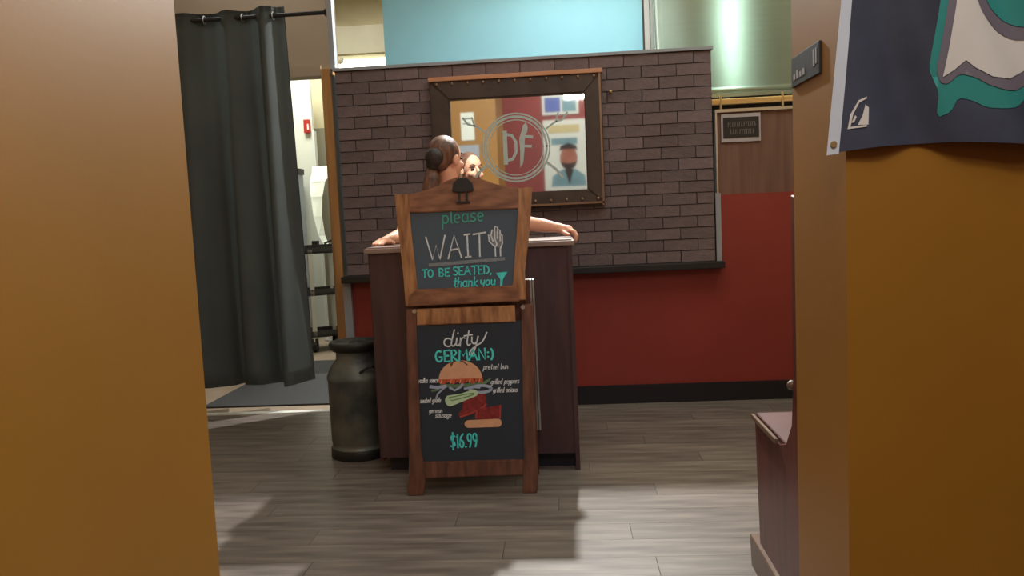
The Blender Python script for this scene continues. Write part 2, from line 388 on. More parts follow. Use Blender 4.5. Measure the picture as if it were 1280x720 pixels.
# vestibule and back room
struct('wall_vestibule', -3.2, -2.26, 6.3, 6.42, 0, 4.0, 'tan')
struct('wall_vestibule_header', -2.26, -1.74, 6.3, 6.42, 2.37, 4.0, 'tan')
struct('wall_vestibule_end', -1.80, -1.74, 6.3, 6.42, 0, 2.37, 'tan')
dr = struct('door_1', -1.845, -1.745, 6.27, 6.3, 0, 2.42, 'goldwood')
box('casing_bead', -1.80, -1.79, 6.262, 6.27, 0, 2.40, 'goldwood', dr)
box('casing_head', -2.36, -1.845, 6.27, 6.3, 2.37, 2.45, 'tan', dr)
struct('wall_left', -3.3, -3.2, -2.8, 9.6, 0, 4.0, 'tan')
struct('wall_right', 2.5, 2.6, -2.8, 9.6, 0, 4.0, 'tan')
struct('wall_back_room_right', -1.80, -1.76, 6.42, 9.0, 0, 2.40, 'backwhite')
struct('wall_back_room', -3.2, -1.76, 8.9, 9.0, 0, 2.85, 'cream')
struct('wall_far', -3.2, 2.5, 9.5, 9.6, 0, 4.0, 'cream')
struct('ceiling', -3.2, 2.5, -2.8, 9.6, 4.0, 4.1, 'cream')
struct('trim_7', -3.2, 2.5, 9.0, 9.15, 3.10, 3.40, 'beam')
lf = thing('tube_light', (-1.9, 9.2, 3.05), 'bright white strip light beyond the brick wall beside the pale blue panel', 'lamp')
box('diffuser', -2.60, -1.0, 9.05, 9.2, 2.93, 3.045, 'lampwhite', lf)
box('housing', -2.65, -0.95, 9.04, 9.22, 3.045, 3.10, 'cream', lf)
bm = bmesh.new(); ball(bm, (-2.42, 9.0, 3.03), .045, .04, .04); link('end_bracket', done(bm, smooth=True), 'beam', lf)

mt = box('floor_mat', -2.50, -1.46, 5.2, 6.9, 0.0, 0.012, 'mat', bev=.003); tag(mt, 'dark rubber runner mat on the vestibule floor behind the threshold', 'mat')

# kitchen hood and blue panel
bp = thing('blue_backdrop', (-.35, 6.75, 0), 'large plain pale blue panel rising behind the brick wall', 'panel')
box('panel_board', -1.42, 0.70, 6.7, 6.74, 0.0, 3.98, 'blue', bp)
box('edge_strip', 0.70, 0.715, 6.68, 6.76, 0.0, 3.98, 'darksteel', bp)
box('edge_strip', 0.715, 0.755, 6.67, 6.76, 0.0, 3.98, 'silver', bp)
hd = thing('kitchen_hood', (1.6, 6.6, 2.04), 'large brushed steel extractor hood beyond the right end of the brick wall', 'hood')
bm = bmesh.new()
prof = [(6.445 - .216 * max(0, 2.9 - z_) ** 2, z_) for z_ in (2.04, 2.12, 2.2, 2.28, 2.36, 2.44, 2.52, 2.6, 2.7, 2.8, 2.9, 3.4, 4.0)]
xs = [0.757 + i * (2.5 - .757) / 24 for i in range(25)]
def hx(x): return 0.0
g = [[bm.verts.new((x, yy + hx(x), zz)) for x in xs] for yy, zz in prof]
for a, b2 in zip(g, g[1:]):
    for i in range(24):
        f = bm.faces.new((a[i], a[i + 1], b2[i + 1], b2[i])); f.smooth = True
back = [[bm.verts.new((x, 7.1, zz)) for x in xs] for zz in (2.04, 4.0)]
for i in range(24):
    bm.faces.new((g[0][i], back[0][i], back[0][i + 1], g[0][i + 1])); bm.faces.new((back[0][i], back[1][i], back[1][i + 1], back[0][i + 1]))
    bm.faces.new((g[-1][i], g[-1][i + 1], back[1][i + 1], back[1][i]))
for i in (0, 24): bm.faces.new([r_[i] for r_ in g] + [back[1][i], back[0][i]])
link('canopy', done(bm), 'steel', hd)
box('drip_rail', 0.76, 2.5, 6.24, 6.28, 2.03, 2.06, 'steel', hd)
tb = struct('wall_kitchen', 0.77, 2.5, 7.12, 7.18, 0, 2.6, 'darksteel')

# doorway walls near the camera
struct('wall_front_left', -3.2, -0.665, 0.4, 1.40, 0, 4.0, 'mustard')
struct('wall_front_right', 0.59, 2.5, 1.72, 2.10, 0, 4.0, 'mustard')
wr = struct('wall_rear', -3.2, 2.5, -2.7, -2.6, 0, 4.0, 'red')

# ------------------------------------------------------------------ curtain
ct = thing('curtain', (-2.3, 5.1, 0.17), 'long slate grey curtain hanging in folds across the left opening', 'curtain')
bm = bmesh.new(); NX, NZ = 150, 24; x0, x1 = -2.95, -1.728; g = []
def fold(t, v):
    a = 0.062 * math.sin(t * 2 * math.pi * 4.1 + 1.1 * math.sin(t * 7.3)) + 0.010 * math.sin(t * 2 * math.pi * 9.7 + 2.2 * v) + .014 * math.sin(t * 21 + 1.5 * v)
    return a * (0.6 + 0.6 * v)
for j in range(NZ + 1):
    v = j / NZ; rowv = []
    for i in range(NX + 1):
        t = i / NX; z = 2.590 - v * (2.590 - 0.17) + .012 * math.sin(t * 20) * v + (.02 * (t - .8) / .2 if t > .8 else 0) * (1 - v)
        x = x0 + t * (x1 - x0) + .012 * math.sin(t * 26) * v + .02 * v * t
        rowv.append(bm.verts.new((x, 5.12 + fold(t, v), z)))
    g.append(rowv)
for j in range(NZ):
    for i in range(NX):
        f = bm.faces.new((g[j][i], g[j + 1][i], g[j + 1][i + 1], g[j][i + 1])); f.smooth = True
bmesh.ops.solidify(bm, geom=bm.faces[:], thickness=0.003)
link('cloth', done(bm, smooth=True), 'curtain', ct)
for px in (-2.78, -2.56, -2.24, -1.99, -1.79):
    bm = bmesh.new()
    for k in range(12):
        a, e = 2 * math.pi * k / 12, 2 * math.pi * (k + 1) / 12
        cyl(bm, (px, 5.12 + .024 * math.cos(a), 2.545 + .024 * math.sin(a)), (px, 5.12 + .024 * math.cos(e), 2.545 + .024 * math.sin(e)), .003, n=6)
    link('ring', done(bm), 'silver', ct)
rd = thing('curtain_rod', (-1.42, 5.12, 2.545), 'dark curtain rod bracketed to the pale post at the wall end', 'curtain rod')
bm = bmesh.new(); cyl(bm, (-3.2, 5.12, 2.545), (-1.42, 5.12, 2.545), .013, n=14); link('rod', done(bm), 'black', rd)
bm = bmesh.new(); add_box(bm, -1.43, -1.408, 5.06, 5.14, 2.50, 2.60, .003); cyl(bm, (-1.455, 5.12, 2.545), (-1.43, 5.12, 2.545), .022); link('bracket', done(bm), 'darksteel', rd)

# ------------------------------------------------------------------ back room contents
cx, cy, ca = -2.42, 7.42, R(28)
CM = Matrix.Translation((cx, cy, 0)) @ Matrix.Rotation(ca, 4, 'Z')
def cart_box(name, *a, m='cart', parent=None, bev=.004): return box(name, *a, m, parent, bev=bev, mtx=CM)
kt = thing('utility_cart', (cx, cy, 0), 'dark three-shelf utility cart on casters seen through the doorway behind the curtain', 'cart')
for z in (0.14, 0.54, 0.94):
    bm = bmesh.new(); add_box(bm, -.30, .30, 0, .34, z, z + .02, mtx=CM)
    for q in ((-.30, .30, 0, .015), (-.30, .30, .325, .34), (-.30, -.285, 0, .34), (.285, .30, 0, .34)): add_box(bm, *q, z, z + .06, mtx=CM)
    link('shelf', done(bm), 'cart', kt)
for px, py in ((0.0, 0.0), (.25, 0.0), (-.27, .29), (.25, .29)):
    bm = bmesh.new(); add_box(bm, px, px + .04, py, py + .035, .10, .98, mtx=CM); link('leg', done(bm), 'white', kt)
    bm = bmesh.new(); c = CM @ Vector((px + .02, py + .02, .05)); cyl(bm, c + Vector((-.018, 0, 0)), c + Vector((.018, 0, 0)), .05, n=16); add_box(bm, c.x - .025, c.x + .025, c.y - .02, c.y + .02, .07, .13)
    link('caster', done(bm), 'black', kt)
tr = thing('tub_of_dishes', tuple(CM @ Vector((.1, .2, .96))), 'shallow dark tub of clutter on the top shelf of the cart', 'tub')
bm = bmesh.new(); add_box(bm, .0, .28, .03, .31, .962, .975, mtx=CM)
for q in ((0, .28, .03, .045), (0, .28, .295, .31), (0, .015, .03, .31), (.265, .28, .03, .31)): add_box(bm, *q, .962, 1.02, mtx=CM)
link('tub', done(bm), 'black', tr)
bm = bmesh.new(); cyl(bm, CM @ Vector((.1, .12, .975)), CM @ Vector((.1, .12, 1.06)), .035); link('cup', done(bm), 'can_dark', tr); bm = bmesh.new(); cyl(bm, CM @ Vector((.2, .2, 1.03)), CM @ Vector((.27, .15, 1.06)), .01, n=8)
link('ladle', done(bm), 'can_dark', tr)
bw = thing('bowl', tuple(CM @ Vector((-.16, .16, .96))), 'small cream bowl at the left of the cart top', 'bowl')
bm = bmesh.new(); p = CM @ Vector((-.08, .12, 0)); lathe(bm, [(.03, .962), (.055, 1.0), (.065, 1.035), (.06, 1.035), (.045, 1.0), (.02, .975)], p.x, p.y, 20); link('bowl_body', done(bm), 'dishes', bw)
bw.location = (p.x, p.y, .96); bw.children[0].location = -bw.location
al = thing('fire_alarm', (-2.65, 8.38, 2.18), 'small red fire alarm box high on the white back room wall', 'alarm')
box('partition_alarm_body', -2.68, -2.615, 8.36, 8.4, 2.18, 2.32, 'alarm', al, bev=.006)
al.children[0].name = 'alarm_body'
box('alarm_strobe', -2.64, -2.625, 8.35, 8.36, 2.21, 2.27, 'white', al)
struct('wall_back_room_left', -3.2, -2.60, 8.4, 8.46, 0, 2.85, 'backwhite')
struct('trim_8', -2.60, -2.58, 8.38, 8.46, 0, 2.2, 'white')
dk = struct('door_2', -2.74, -1.82, 8.85, 8.9, 0, 2.28, 'beam')
# curved white shell and pale cabinet behind the cart
fr = thing('white_shell_stand', (-2.43, 8.15, 0), 'tall white curved plastic shell standing behind the cart', 'stand')
bm = bmesh.new(); prof = [(-2.30, 7.86, .90), (-2.36, 7.84, 1.10), (-2.375, 7.83, 1.30), (-2.35, 7.80, 1.50), (-2.30, 7.76, 1.65), (-2.22, 7.72, 1.74), (-2.20, 7.71, 1.80)]
wds = [.05, .08, .10, .13, .17, .21, .22]
A = [bm.verts.new(((x - wd) * 1.04, yy + .33, z)) for (x, yy, z), wd in zip(prof, wds)]; Bv = [bm.verts.new((x * 1.04, yy + .28, z)) for (x, yy, z), wd in zip(prof, wds)]
for i in range(6): f = bm.faces.new((A[i], Bv[i], Bv[i + 1], A[i + 1])); f.smooth = True
bmesh.ops.solidify(bm, geom=bm.faces[:], thickness=.012); link('shell', done(bm, smooth=True), 'backwhite', fr)
bm = bmesh.new(); cyl(bm, (-2.43, 8.17, 0), (-2.43, 8.17, .95), .02); cyl(bm, (-2.43, 8.17, 0), (-2.43, 8.17, .02), .11); link('stem', done(bm), 'silver', fr)
bx_ = thing('pale_cabinet', (-2.89, 8.18, 0), 'tall pale blue-white cabinet with black top corner beside the curtain edge', 'cabinet')
box('body', -3.08, -2.70, 8.06, 8.30, 0.0, 1.74, 'bluewhite', bx_, bev=.01)
box('door', -3.06, -2.72, 8.04, 8.06, 0.1, 1.68, 'white', bx_, bev=.004)
box('top_trim', -3.09, -2.69, 8.03, 8.31, 1.74, 1.80, 'black', bx_, bev=.004)

# ------------------------------------------------------------------ mirror
mr = thing('wall_mirror', (-.26, 4.98, 1.255), 'large dark framed mirror with an etched ring logo hung on the brick wall', 'mirror')
P = Plane(4.988)
X0, X1, Z0, Z1 = -.786, .262, 1.255, 2.047; gx0, gx1, gz0, gz1 = -.667, .155, 1.349, 1.929
o = box('glass', gx0 - .01, gx1 + .01, 4.965, 4.975, gz0 - .01, gz1 + .01, 'mirror', mr)
def bar(name, pts, m, f=.05, bk=0.0, bev=.008):
    bm = bmesh.new(); prism(bm, P, pts, f, bk, bev=bev); return link(name, done(bm), m, mr)
bar('frame_rail', [(X0, Z1), (X1, Z1), (gx1, gz1), (gx0, gz1)], 'frame')
bar('frame_rail', [(X0, Z0), (gx0, gz0), (gx1, gz0), (X1, Z0)], 'frame')
bar('frame_stile', [(X0, Z0), (X0, Z1), (gx0, gz1), (gx0, gz0)], 'frame')
bar('frame_stile', [(X1, Z0), (gx1, gz0), (gx1, gz1), (X1, Z1)], 'frame')
box('top_lip', X0 - .004, X1 + .004, 4.925, 4.985, Z1 - .004, Z1 + .022, 'frame_lit', mr, bev=.004)
bm = bmesh.new(); 
for a, bb in (((X1 - .012, Z0), (X1 - .012, Z1)), ((X0, Z0 + .012), (X1, Z0 + .012))):
    ribbon(bm, P, [a, bb], .012, .054)
link('frame_bead_line', done(bm), 'bead', mr)
for k in range(11):
    bx = X0 + .045 + k * (X1 - X0 - .09) / 10
    for zz in (Z1 - .022, Z0 + .035):
        bm = bmesh.new(); ball(bm, (bx, 4.937, zz), .009, .008, .012, 10, 6); link('bead', done(bm, smooth=True), 'bead', mr)
Pe = Plane(4.965); ring = []
bm = bmesh.new(); C0 = (-.272, 1.625)
for r_, wd in ((.206, .010), (.188, .014), (.168, .006)):
    pts = arc(C0[0], C0[1], r_, r_ * 1.0, 0, 360, 56); ribbon(bm, Pe, pts, wd, .001)
link('etched_ring', done(bm), 'etch', mr)
for s in (1, -1):
    bx = C0[0] + s * .19
    for pts, wd in (([(bx, 1.73), (bx + s * .05, 1.765), (bx + s * .10, 1.78), (bx + s * .13, 1.82)], .012), ([(bx + s * .06, 1.77), (bx + s * .075, 1.82)], .010),
                    ([(bx - s * .01, 1.53), (bx + s * .05, 1.48), (bx + s * .09, 1.43)], .016)):
        bm = bmesh.new(); ribbon(bm, Pe, pts, wd, .0012); link('etched_branch', done(bm), 'etch', mr)
bm = bmesh.new()
ribbon(bm, Pe, [(-.338, 1.722), (-.338, 1.532)], .026, .0018)
ribbon(bm, Pe, [(-.345, 1.71), (-.295, 1.70), (-.272, 1.66), (-.272, 1.60), (-.295, 1.556), (-.345, 1.545)], .018, .0012)
link('etched_letter', done(bm), 'etch', mr)
bm = bmesh.new()
patch(bm, Pe, [(-.250, 1.68), (-.235, 1.72), (-.225, 1.755), (-.205, 1.775), (-.195, 1.745), (-.200, 1.715), (-.215, 1.69), (-.222, 1.60), (-.232, 1.53), (-.252, 1.50), (-.248, 1.60)], .0014)
ribbon(bm, Pe, [(-.225, 1.69), (-.170, 1.685)], .018, .0012); ribbon(bm, Pe, [(-.225, 1.632), (-.180, 1.628)], .016, .0012)
link('etched_letter', done(bm), 'etch', mr)
hk = thing('wall_hook', (.36, 4.98, 1.94), 'tiny brass hook on the bricks right of the mirror top', 'hook')
bm = bmesh.new(); cyl(bm, (.315, 4.992, 1.93), (.315, 4.96, 1.93), .008); ball(bm, (.315, 4.955, 1.93), .011); link('hook_body', done(bm, smooth=True), 'brass', hk)

# ------------------------------------------------------------------ things the mirror shows (behind the camera and on the near wall)
def flat(name, x0, x1, yy, z0, z1, m, parent, t=.004, face=1):
    yy += .004
    return box(name, x0, x1, min(yy, yy + face * t), max(yy, yy + face * t), z0, z1, m, parent)
po = thing('portrait_poster', (.05, -2.6, 1.6), 'white poster with a printed man portrait, reflected at the right of the mirror', 'poster')
flat('sheet', -.26, .40, -2.6, 1.58, 2.66, 'paper', po, .01)
flat('heading', -.18, .30, -2.59, 2.46, 2.58, 'paper_yellow', po); flat('heading', -.14, .26, -2.59, 2.28, 2.38, 'print_teal', po)
Pb = Plane(-2.585)
bm = bmesh.new()
patch(bm, Pb, arc(.12, 2.07, .135, .18, 0, 360, 20)[:-1], -.003, 0)
patch(bm, Pb, [(-.02, 2.18), (.0, 2.26), (.12, 2.30), (.24, 2.26), (.26, 2.18), (.2, 2.21), (.04, 2.21)], -.005, 1)
patch(bm, Pb, [(-.16, 1.64), (-.14, 1.80), (.02, 1.90), (.22, 1.90), (.36, 1.80), (.38, 1.64)], -.002, 2)
patch(bm, Pb, [(-.01, 2.02), (.03, 1.93), (.12, 1.88), (.21, 1.93), (.25, 2.02), (.17, 1.99), (.07, 1.99)], -.005, 1)
patch(bm, Pb, [(.05, 1.90), (.12, 1.66), (.19, 1.90)], -.004, 1)
link('portrait', done(bm), ['print_skin', 'print_dark', 'print_teal'], po)
pt = thing('blue_picture', (0, -2.6, 2.74), 'blue and white picture above the portrait poster, seen in the mirror', 'picture')
flat('sheet', -.26, .30, -2.6, 2.74, 3.08, 'paper', pt, .01); flat('image', -.22, .02, -2.59, 2.78, 3.0, 'print_blue', pt); flat('image', .05, .26, -2.59, 2.78, 3.02, 'print_teal', pt)
nt_ = thing('pinned_notice', (-.97, 1.41, 2.03), 'white paper pinned on the ochre wall, seen at the left of the mirror', 'paper')
flat('sheet', -1.04, -.90, 1.40, 2.03, 2.32, 'paper', nt_); flat('printed_line', -1.02, -.92, 1.404, 2.25, 2.262, 'print_dark', nt_, .001); flat('printed_line', -1.02, -.94, 1.404, 2.2, 2.212, 'print_dark', nt_, .001)
nt2 = thing('pinned_leaflet', (-1.0, 1.41, 1.84), 'pale blue leaflet pinned below the white paper, seen in the mirror', 'leaflet')
flat('sheet', -1.08, -.86, 1.40, 1.84, 1.98, 'bluewhite', nt2)

# ------------------------------------------------------------------ host stand
pd = thing('host_stand', (-.445, 3.95, 0), 'dark brown laminate host stand behind the chalkboard signs', 'host stand')
box('front_panel', -.915, .014, 3.70, 3.72, .08, 1.06, 'podium', pd)
box('side_panel', .014, .034, 3.69, 4.18, 0, 1.06, 'podium', pd)
box('side_panel', -.925, -.905, 3.72, 4.18, .06, 1.06, 'podium', pd)
box('base', -.885, .010, 3.76, 4.16, 0, .08, 'navy', pd)
box('top', -.935, .044, 3.68, 4.20, 1.06, 1.082, 'podium_top', pd, bev=.004)
box('work_surface', -.925, .034, 3.69, 4.19, 1.082, 1.088, 'podium_top', pd)
box('shelf', -.905, .014, 3.72, 4.16, .55, .57, 'podium', pd)

# ------------------------------------------------------------------ milk can
mc = thing('milk_can', (-1.105, 4.05, 0), 'weathered grey-green metal milk can beside the host stand', 'milk can')
bm = bmesh.new()
lathe(bm, [(.140, 0), (.148, .004), (.150, .03), (.150, .055), (.144, .06), (.144, .08), (.148, .085), (.150, .40), (.153, .405), (.153, .425), (.149, .43), (.140, .455), (.122, .485), (.105, .505), (.100, .515), (.100, .545), (.11, .555)], -1.105, 4.05)
link('body', done(bm), 'can', mc)
bm = bmesh.new(); lathe(bm, [(.10, .548), (.118, .555), (.132, .575), (.134, .59), (.126, .60), (.10, .602), (.095, .592), (.03, .588), (.025, .60), (.02, .602)], -1.105, 4.05); link('lid', done(bm), 'can_dark', mc)
bm = bmesh.new(); lathe(bm, [(.151, .0), (.1535, .003), (.1535, .05), (.151, .053)], -1.105, 4.05); link('base_band', done(bm), 'can_dark', mc)
for sgn in (-1, 1):
    bm = bmesh.new(); an = R(-50) if sgn > 0 else R(130); d = Vector((math.cos(an), math.sin(an), 0)); q = Vector((-d.y, d.x, 0))
    c0 = Vector((-1.105, 4.05, 0)); pts = []
    for k in range(9):
        u = -1 + 2 * k / 8; pts.append(c0 + d * (.135 + .045 * (1 - u * u)) + q * .045 * u + Vector((0, 0, .455 + .03 * (1 - u * u))))
    for a, e in zip(pts, pts[1:]): cyl(bm, a, e, .0065, n=8)
    link('handle', done(bm), 'can_dark', mc)

# ------------------------------------------------------------------ A-frame chalkboard (lower)
P = Plane(3.385, .07)
af = thing('sandwich_board', (-.44, 3.42, 0), 'lower wood framed chalkboard easel with a burger drawing and price', 'sandwich board')
def wpart(name, pts, m, f=.0, bk=-.024, parent=af, bev=.004, PP=P):
    bm = bmesh.new(); prism(bm, PP, pts, f, bk, bev=bev); return link(name, done(bm), m, parent)
wpart('stile', [(-.703, .82), (-.655, .82), (-.660, .74), (-.662, .20), (-.650, .115), (-.648, .07), (-.662, 0), (-.728, 0), (-.732, .03), (-.722, .10), (-.715, .20)], 'wood_dark')
wpart('stile', [(-.143, .82), (-.196, .82), (-.200, .70), (-.212, .15), (-.218, .09), (-.224, 0), (-.162, 0), (-.156, .03)], 'wood_dark')
wpart('top_rail', [(-.655, .818), (-.225, .818), (-.225, .748), (-.657, .748)], 'wood_tan', f=.002)
wpart('bottom_rail', [(-.660, .148), (-.213, .148), (-.218, .080), (-.650, .076)], 'wood_dark', f=.001)
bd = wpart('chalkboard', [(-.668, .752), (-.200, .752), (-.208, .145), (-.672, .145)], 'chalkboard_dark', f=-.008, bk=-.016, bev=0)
bm = bmesh.new(); add_box(bm, -.70, -.158, 0, .02, -.93, 0)
RM = Matrix.Translation((0, 3.485, .925)) @ Matrix.Rotation(R(9.0), 4, 'X')
for v in bm.verts: v.co = RM @ v.co
link('rear_board', done(bm), 'wood_dark', af)
for x_, a_ in ((-.158, -.93 + .22), (-.147, -.93 + .22)):
    bm = bmesh.new(); add_box(bm, x_, x_ + .007, -.004, .024, a_, .0, mtx=RM); link('edge_strip', done(bm), 'silver' , af)
for px in (-.665, -.19):
    bm = bmesh.new(); cyl(bm, P(px, .81, .006), P(px, .81, -.05), .009, n=12); link('hinge_bolt', done(bm), 'silver', af)
Pb2 = Plane(3.385 + .008, .07)
def wr_(name, *a, **k): return write(name, Pb2, *a, parent=bd, **k)
# lettering
bm = bmesh.new()
W_ = .0075
pts_all = [arc(-.524, .668, .018, .018, 40, 330, 10), [(-.494, .722), (-.506, .680), (-.512, .655), (-.500, .650), (-.488, .664)],
 [(-.484, .686), (-.490, .658), (-.482, .650), (-.472, .662)], [(-.480, .704), (-.478, .708)],
 [(-.468, .686), (-.472, .650)], [(-.471, .668), (-.460, .688), (-.449, .684)],
 [(-.430, .716), (-.442, .664), (-.436, .650), (-.426, .658)], [(-.452, .694), (-.416, .698)],
 [(-.418, .688), (-.420, .664), (-.408, .656), (-.396, .670)], [(-.391, .690), (-.402, .648), (-.418, .612), (-.432, .606), (-.432, .624), (-.405, .648), (-.376, .662), (-.362, .684), (-.352, .706)]]
def soften(p, k=2):
    for _ in range(k):
        q = [p[0]]
        for a, e in zip(p, p[1:]): q += [(a[0] * .75 + e[0] * .25, a[1] * .75 + e[1] * .25), (a[0] * .25 + e[0] * .75, a[1] * .25 + e[1] * .75)]
        p = q + [p[-1]]
    return p
for s_ in pts_all: ribbon(bm, Pb2, soften(s_), .0062, .002)
link('lettering', done(bm), 'chalk_w', bd)
wr_('lettering', 'GERMAN:)', -.585, .584, .048, .262, m='chalk_t', stroke=.0085, slope=.02)
wr_('lettering', 'pretzel bun', -.375, .545, .022, .110, m='chalk_w', stroke=.0032, slant=.2)
wr_('lettering', 'grilled peppers', -.345, .480, .022, .125, m='chalk_w', stroke=.003, slant=.2)
wr_('lettering', 'grilled onions', -.337, .443, .021, .108, m='chalk_w', stroke=.003, slant=.2)
wr_('lettering', 'vodka sauce', -.664, .495, .021, .090, m='chalk_w', stroke=.0032, slant=.2)
wr_('lettering', 'smoked gouda', -.660, .407, .021, .092, m='chalk_w', stroke=.0032, slant=.2)
wr_('lettering', 'german', -.622, .362, .020, .060, m='chalk_w', stroke=.003, slant=.2)
wr_('lettering', 'sausage', -.596, .340, .021, .074, m='chalk_w', stroke=.003, slant=.2)
wr_('lettering', '$16.99', -.533, .205, .060, .122, m='chalk_t', stroke=.0075, slope=.03)
# burger drawing
bm = bmesh.new()
mats = ['bun', 'sauce', 'lettuce', 'onion', 'pickle', 'pickle2', 'meat', 'meat2', 'buncrack']
patch(bm, Pb2, arc(-.472, .482, .096, .098, 0, 180, 18), .0014, 0)
ribbon(bm, Pb2, [(-.515, .56), (-.500, .575), (-.478, .580), (-.455, .572), (-.44, .555)], .006, .0020, 8); ribbon(bm, Pb2, [(-.500, .574), (-.512, .550)], .005, .0022, 8)
top = [(-.570 + .0218 * k, .484) for k in range(10)]; zz = []
for k in range(9): zz += [(-.374 - .0218 * k, .470 if k % 2 else .456)]
patch(bm, Pb2, top + zz + [(-.572, .468)], .0018, 1)
for k in range(9): ribbon(bm, Pb2, [(-.555 + k * .021, .480), (-.560 + k * .021, .462)], .004, .0022, 6 if k % 2 else 0)
patch(bm, Pb2, [(-.56, .462), (-.50, .456), (-.38, .462), (-.335, .485), (-.35, .462), (-.37, .448), (-.50, .438), (-.57, .448)], .0012, 2)
ribbon(bm, Pb2, [(-.605, .448), (-.575, .442), (-.540, .448)], .017, .0022, 3); ribbon(bm, Pb2, [(-.545, .44), (-.575, .41), (-.583, .385)], .008, .0026, 3)
ribbon(bm, Pb2, [(-.52, .44), (-.50, .425), (-.475, .440), (-.465, .455)], .012, .0024, 3); ribbon(bm, Pb2, [(-.60, .425), (-.57, .432)], .01, .0021, 2)
ribbon(bm, Pb2, arc(-.385, .428, .046, .018, 0, 360, 16), .015, .0024, 3); ribbon(bm, Pb2, [(-.455, .432), (-.42, .440), (-.39, .436)], .012, .0026, 3)
patch(bm, Pb2, [(-.462, .392), (-.365, .412), (-.362, .335), (-.420, .300), (-.475, .282), (-.490, .300), (-.470, .325)], .0012, 6)
ribbon(bm, Pb2, [(-.480, .285), (-.44, .300), (-.375, .335), (-.365, .35)], .008, .0016, 7)
patch(bm, Pb2, [(-.405, .325), (-.300, .342), (-.303, .270), (-.41, .272), (-.415, .295)], .0018, 6)
ribbon(bm, Pb2, [(-.302, .340), (-.306, .275)], .007, .0022, 7); ribbon(bm, Pb2, [(-.412, .277), (-.405, .32)], .006, .0022, 7)
patch(bm, Pb2, arc(-.522, .373, .022, .03, 120, 290, 8) + arc(-.420, .408, .022, .02, -80, 90, 6) + [(-.47, .408)], .0028, 4)
ribbon(bm, Pb2, [(-.415, .402), (-.44, .392), (-.515, .372), (-.527, .388), (-.46, .402), (-.415, .408)], .005, .0032, 5)
pts = arc(-.445, .248, .018, .020, 90, 270, 6) + arc(-.315, .250, .016, .021, -90, 90, 6)
patch(bm, Pb2, pts, .0020, 0)
for v in bm.verts:
    dz = (.588 - .842 * (.58 - v.co.z)) - v.co.z; v.co.z += dz; v.co.y += .07 * dz; v.co.x -= .004
link('burger_drawing', done(bm), mats, bd)

# ------------------------------------------------------------------ upper sign
us = thing('chalkboard_sign', (-.43, 3.45, .83), 'upper flared wood framed chalkboard asking guests to wait, with a clip on its crown', 'sign')
def upart(name, pts, m, f=.0, bk=-.022, bev=.004): return wpart(name, pts, m, f, bk, us, bev)
upart('bottom_rail', [(-.660, .905), (-.222, .905), (-.205, .90), (-.205, .836), (-.698, .832), (-.690, .88)], 'wood_red', f=.001)
upart('stile', [(-.731, 1.322), (-.668, 1.322), (-.668, 1.238), (-.662, 1.12), (-.652, .98), (-.647, .90), (-.655, .832), (-.704, .832), (-.705, .90), (-.708, .983), (-.714, 1.06), (-.719, 1.123), (-.726, 1.22)], 'wood_tan')
upart('stile', [(-.129, 1.328), (-.191, 1.322), (-.192, 1.238), (-.205, 1.12), (-.222, .98), (-.232, .90), (-.222, .838), (-.176, .842), (-.176, .90), (-.176, .96), (-.165, 1.03), (-.154, 1.10), (-.140, 1.21)], 'wood_tan')
crown = [(-.672, 1.238), (-.672, 1.322), (-.62, 1.324), (-.575, 1.334), (-.535, 1.352), (-.495, 1.372), (-.455, 1.384), (-.415, 1.386), (-.375, 1.380), (-.330, 1.364), (-.285, 1.346), (-.24, 1.333), (-.188, 1.327), (-.188, 1.236)]
upart('top_rail', crown, 'wood_red', f=.002)
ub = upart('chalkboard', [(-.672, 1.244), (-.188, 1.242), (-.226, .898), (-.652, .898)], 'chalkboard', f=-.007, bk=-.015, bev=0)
Pu = Plane(3.385 + .007, .07)
def uw(*a, **k): return write('lettering', Pu, *a, parent=ub, **k)
uw('please', -.530, 1.185, .060, .19, m='chalk_g', stroke=.0065, slope=.03)
uw('WAIT', -.602, 1.030, .100, .265, m='chalk_w', stroke=.007, slope=.03)
uw('TO', -.626, .955, .034, .052, m='chalk_t', stroke=.0062)
uw('BE', -.553, .957, .034, .052, m='chalk_t', stroke=.0062)
uw('SEATED,', -.490, .960, .036, .172, m='chalk_t', stroke=.0062)
uw('thank', -.492, .908, .042, .110, m='chalk_t', stroke=.0055, slant=.12)
uw('you', -.374, .911, .038, .070, m='chalk_t', stroke=.0055, slant=.12)
bm = bmesh.new(); patch(bm, Pu, [(-.302, .962), (-.250, .966), (-.272, .934), (-.276, .905), (-.286, .905), (-.284, .934)], .002); link('heart_doodle', done(bm), 'chalk_t', ub)
bm = bmesh.new(); ribbon(bm, Pu, [(-.590, 1.008), (-.264, 1.022)], .0145, .002); link('underline', done(bm), 'chalk_line', ub)
bm = bmesh.new()
for s_ in ([(-.300, 1.035), (-.300, 1.075), (-.325, 1.10), (-.327, 1.13), (-.316, 1.125), (-.308, 1.10)], [(-.316, 1.125), (-.310, 1.15), (-.300, 1.145), (-.300, 1.11)],
           [(-.302, 1.145), (-.296, 1.165), (-.286, 1.158), (-.289, 1.11)], [(-.286, 1.150), (-.276, 1.146), (-.277, 1.10)], [(-.277, 1.13), (-.268, 1.125), (-.268, 1.09), (-.278, 1.065), (-.278, 1.035)],
           [(-.300, 1.11), (-.292, 1.085), (-.300, 1.075)]):
    ribbon(bm, Pu, s_, .0062, .002)
patch(bm, Pu, [(-.322, 1.105), (-.302, 1.075), (-.280, 1.07), (-.270, 1.10), (-.283, 1.145), (-.296, 1.155), (-.308, 1.14)], .0012, 1)
link('hand_doodle', done(bm), ['chalk_w', 'chalk_line'], ub)
cl = thing('clip', (-.43, 3.47, 1.33), 'round black spring clip on the crown of the upper chalkboard sign', 'clip')
